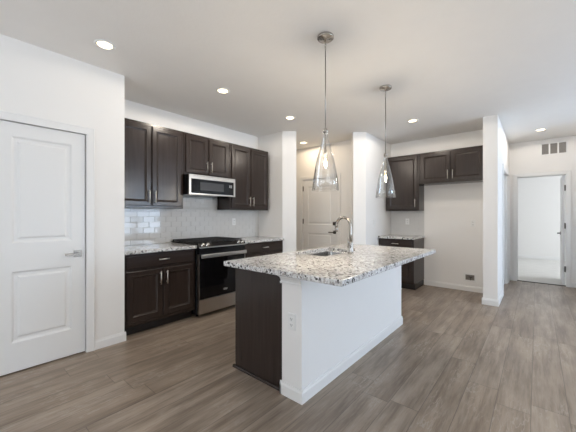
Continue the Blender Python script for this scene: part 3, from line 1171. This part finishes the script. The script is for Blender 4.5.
# ------------------------------------------------------------------ refrigerator water supply box
wb = thing('water_supply_box', FNOOK(-0.870, 0.0, 0.235), 'white water supply box recessed low in the wall of the refrigerator space', 'supply box')
a, z, w, h = -0.870, 0.235, 0.095, 0.074
b = MB().frame(FNOOK)
for q in ((a - w, a - w + 0.029, z - h, z + h), (a + w - 0.029, a + w, z - h, z + h), (a - w + 0.029, a + w - 0.029, z - h, z - h + 0.029), (a - w + 0.029, a + w - 0.029, z + h - 0.029, z + h)):
    b.box(q[0], q[1], 0.0006, 0.010, q[2], q[3])
b.build('frame', 'plastic', wb)
b = MB().frame(FNOOK)
b.box(a - w + 0.029, a + w - 0.029, 0.0006, 0.0025, z - h + 0.029, z + h - 0.029)
b.build('recess_back', 'recess', wb)
b = MB()
b.tube([FNOOK(a + 0.01, 0.006, z - 0.048), FNOOK(a + 0.01, 0.006, z + 0.010)], 0.0055, 10)
b.tube([FNOOK(a - 0.015, 0.008, z + 0.008), FNOOK(a + 0.035, 0.008, z + 0.008)], 0.007, 10)
b.build('valve', 'darkmetal', wb)

# ------------------------------------------------------------------ return air vent above the bedroom doorway
vt = thing('air_vent', FEND(0.235, 0.0, 2.53), 'white return air grille with three louvred bays above the bedroom doorway', 'vent')
va0, va1, vz0, vz1 = 0.045, 0.425, 2.415, 2.650
b = MB().frame(FEND)
cuts = [va0, va0 + 0.022]
bw = (va1 - va0 - 0.022 * 4) / 3
for k in range(4):
    s0 = va0 + k * (bw + 0.022)
    b.box(s0, s0 + 0.022, 0.0006, 0.012, vz0, vz1)
for k in range(3):
    s0 = va0 + 0.022 + k * (bw + 0.022)
    b.box(s0, s0 + bw, 0.0006, 0.012, vz0, vz0 + 0.022)
    b.box(s0, s0 + bw, 0.0006, 0.012, vz1 - 0.022, vz1)
b.build('frame', 'plastic', vt)
for k in range(3):
    s0 = va0 + 0.022 + k * (bw + 0.022)
    b = MB().frame(FEND)
    b.mat(1).box(s0, s0 + bw, 0.0006, 0.002, vz0 + 0.022, vz1 - 0.022)
    b.mat(0)
    for j in range(11):
        zz = vz0 + 0.028 + j * 0.0168
        b.extrude([(0.0022, zz + 0.011), (0.0032, zz + 0.012), (0.010, zz + 0.001), (0.009, zz)], s0 + 0.0005, s0 + bw - 0.0005)
    b.build('louvers', ['louver', 'recess'], vt)

# ------------------------------------------------------------------ recessed ceiling lights


def downlight(x, y, label, power, col=(1.0, 0.90, 0.78)):
    o = thing('recessed_light', (x, y, CEIL), label, 'ceiling light', 'recessed ceiling lights')
    b = MB()
    b.lathe((x, y, CEIL), [(0.056, -0.0005), (0.082, -0.0005), (0.082, -0.004), (0.074, -0.009), (0.056, -0.005), (0.056, -0.0005)], 36, False)
    b.build('trim_ring', 'plastic', o)
    b = MB()
    b.lathe((x, y, CEIL), [(0.054, -0.0005), (0.054, -0.004), (0.036, -0.0055), (0.002, -0.006)], 32)
    b.build('lens', 'lens', o)
    l = bpy.data.lights.new('recessed_light_lamp', 'SPOT')
    l.energy = power
    l.color = col
    l.spot_size = math.radians(180)
    l.spot_blend = 0.12
    l.shadow_soft_size = 0.055
    lo = bpy.data.objects.new('lamp', l)
    lo.location = (0, 0, -0.035)
    lo.parent = o
    C.objects.link(lo)


DP = 11
downlight(-2.763, 0.870, 'recessed ceiling light nearest the closet door at left', 0.4)
downlight(-2.745, 2.068, 'recessed ceiling light in front of the range', 24)
downlight(-2.752, 3.273, 'recessed ceiling light just before the passage, left of the near pendant', 4.5)
downlight(-1.430, 4.576, 'recessed ceiling light in front of the refrigerator space', 19)
downlight(-3.490, 4.560, 'recessed ceiling light inside the passage above the entry door', 12, (1.0, 0.80, 0.56))
downlight(0.044, 6.440, 'recessed ceiling light in the hall before the bedroom doorway', 11.5)

# ------------------------------------------------------------------ pendants


def pendant(x, y, label):
    o = thing('pendant_light', (x, y, CEIL), label, 'pendant light', 'glass pendants over the island')
    c = (x, y, 0)
    b = MB()
    b.lathe(c, [(0.004, CEIL - 0.0005), (0.064, CEIL - 0.0005), (0.066, CEIL - 0.004), (0.066, CEIL - 0.018), (0.063, CEIL - 0.022), (0.014, CEIL - 0.024), (0.011, CEIL - 0.040), (0.004, CEIL - 0.042)], 36)
    b.build('canopy', 'nickel', o)
    b = MB()
    for k in range(3):
        zc = CEIL - 0.052 - k * 0.022
        pts = []
        for q in range(11):
            t = 2 * math.pi * q / 10
            px, pz = 0.006 * math.cos(t), 0.014 * math.sin(t)
            pts.append((x + (px if k % 2 else 0), y + (0 if k % 2 else px), zc + pz))
        b.tube(pts, 0.002, 6, False)
    b.build('chain', 'nickel', o)
    b = MB()
    b.tube([(x, y, CEIL - 0.105), (x, y, 1.955)], 0.0045, 10)
    b.build('rod', 'cord', o)
    b = MB()
    b.lathe(c, [(0.005, 1.985), (0.012, 1.980), (0.019, 1.968), (0.019, 1.950), (0.010, 1.946), (0.007, 1.940), (0.007, 1.815), (0.015, 1.810), (0.016, 1.768), (0.012, 1.762)], 24)
    b.build('socket', 'nickel', o)
    b = MB()
    prof = [(0.0175, 1.950), (0.0205, 1.925), (0.031, 1.875), (0.050, 1.805), (0.069, 1.735), (0.084, 1.660), (0.097, 1.575), (0.107, 1.487)]
    tk = 0.0028
    outer = prof
    inner = [(r - tk, z) for r, z in reversed(prof)]
    b.lathe(c, outer + [(0.1046, 1.4855)] + inner + [outer[0]], 48, False)
    bmesh.ops.remove_doubles(b.bm, verts=b.bm.verts, dist=1e-6)
    b.build('glass_shade', 'shade', o)
    b = MB()
    b.lathe(c, [(0.010, 1.7615), (0.011, 1.752), (0.014, 1.738), (0.019, 1.715), (0.021, 1.698), (0.019, 1.680), (0.013, 1.668), (0.003, 1.663)], 24)
    bu = b.build('bulb', 'bulbglass', o)
    b = MB()
    pts = [(x + 0.007 * math.cos(q * 1.9), y + 0.007 * math.sin(q * 1.9), 1.742 - q * 0.0034) for q in range(18)]
    b.tube(pts, 0.0016, 6)
    b.build('filament', 'bulb', bu)
    l = bpy.data.lights.new('pendant_lamp', 'POINT')
    l.energy = 22
    l.color = (1.0, 0.90, 0.77)
    l.shadow_soft_size = 0.010
    lo = bpy.data.objects.new('lamp', l)
    lo.location = (0, 0, 1.702 - CEIL)
    lo.parent = o
    C.objects.link(lo)


pendant(-1.290, 1.975, 'clear glass cone pendant hanging nearer, in front of the passage')
pendant(-1.287, 3.187, 'clear glass cone pendant hanging farther, in front of the dark nook cabinet')
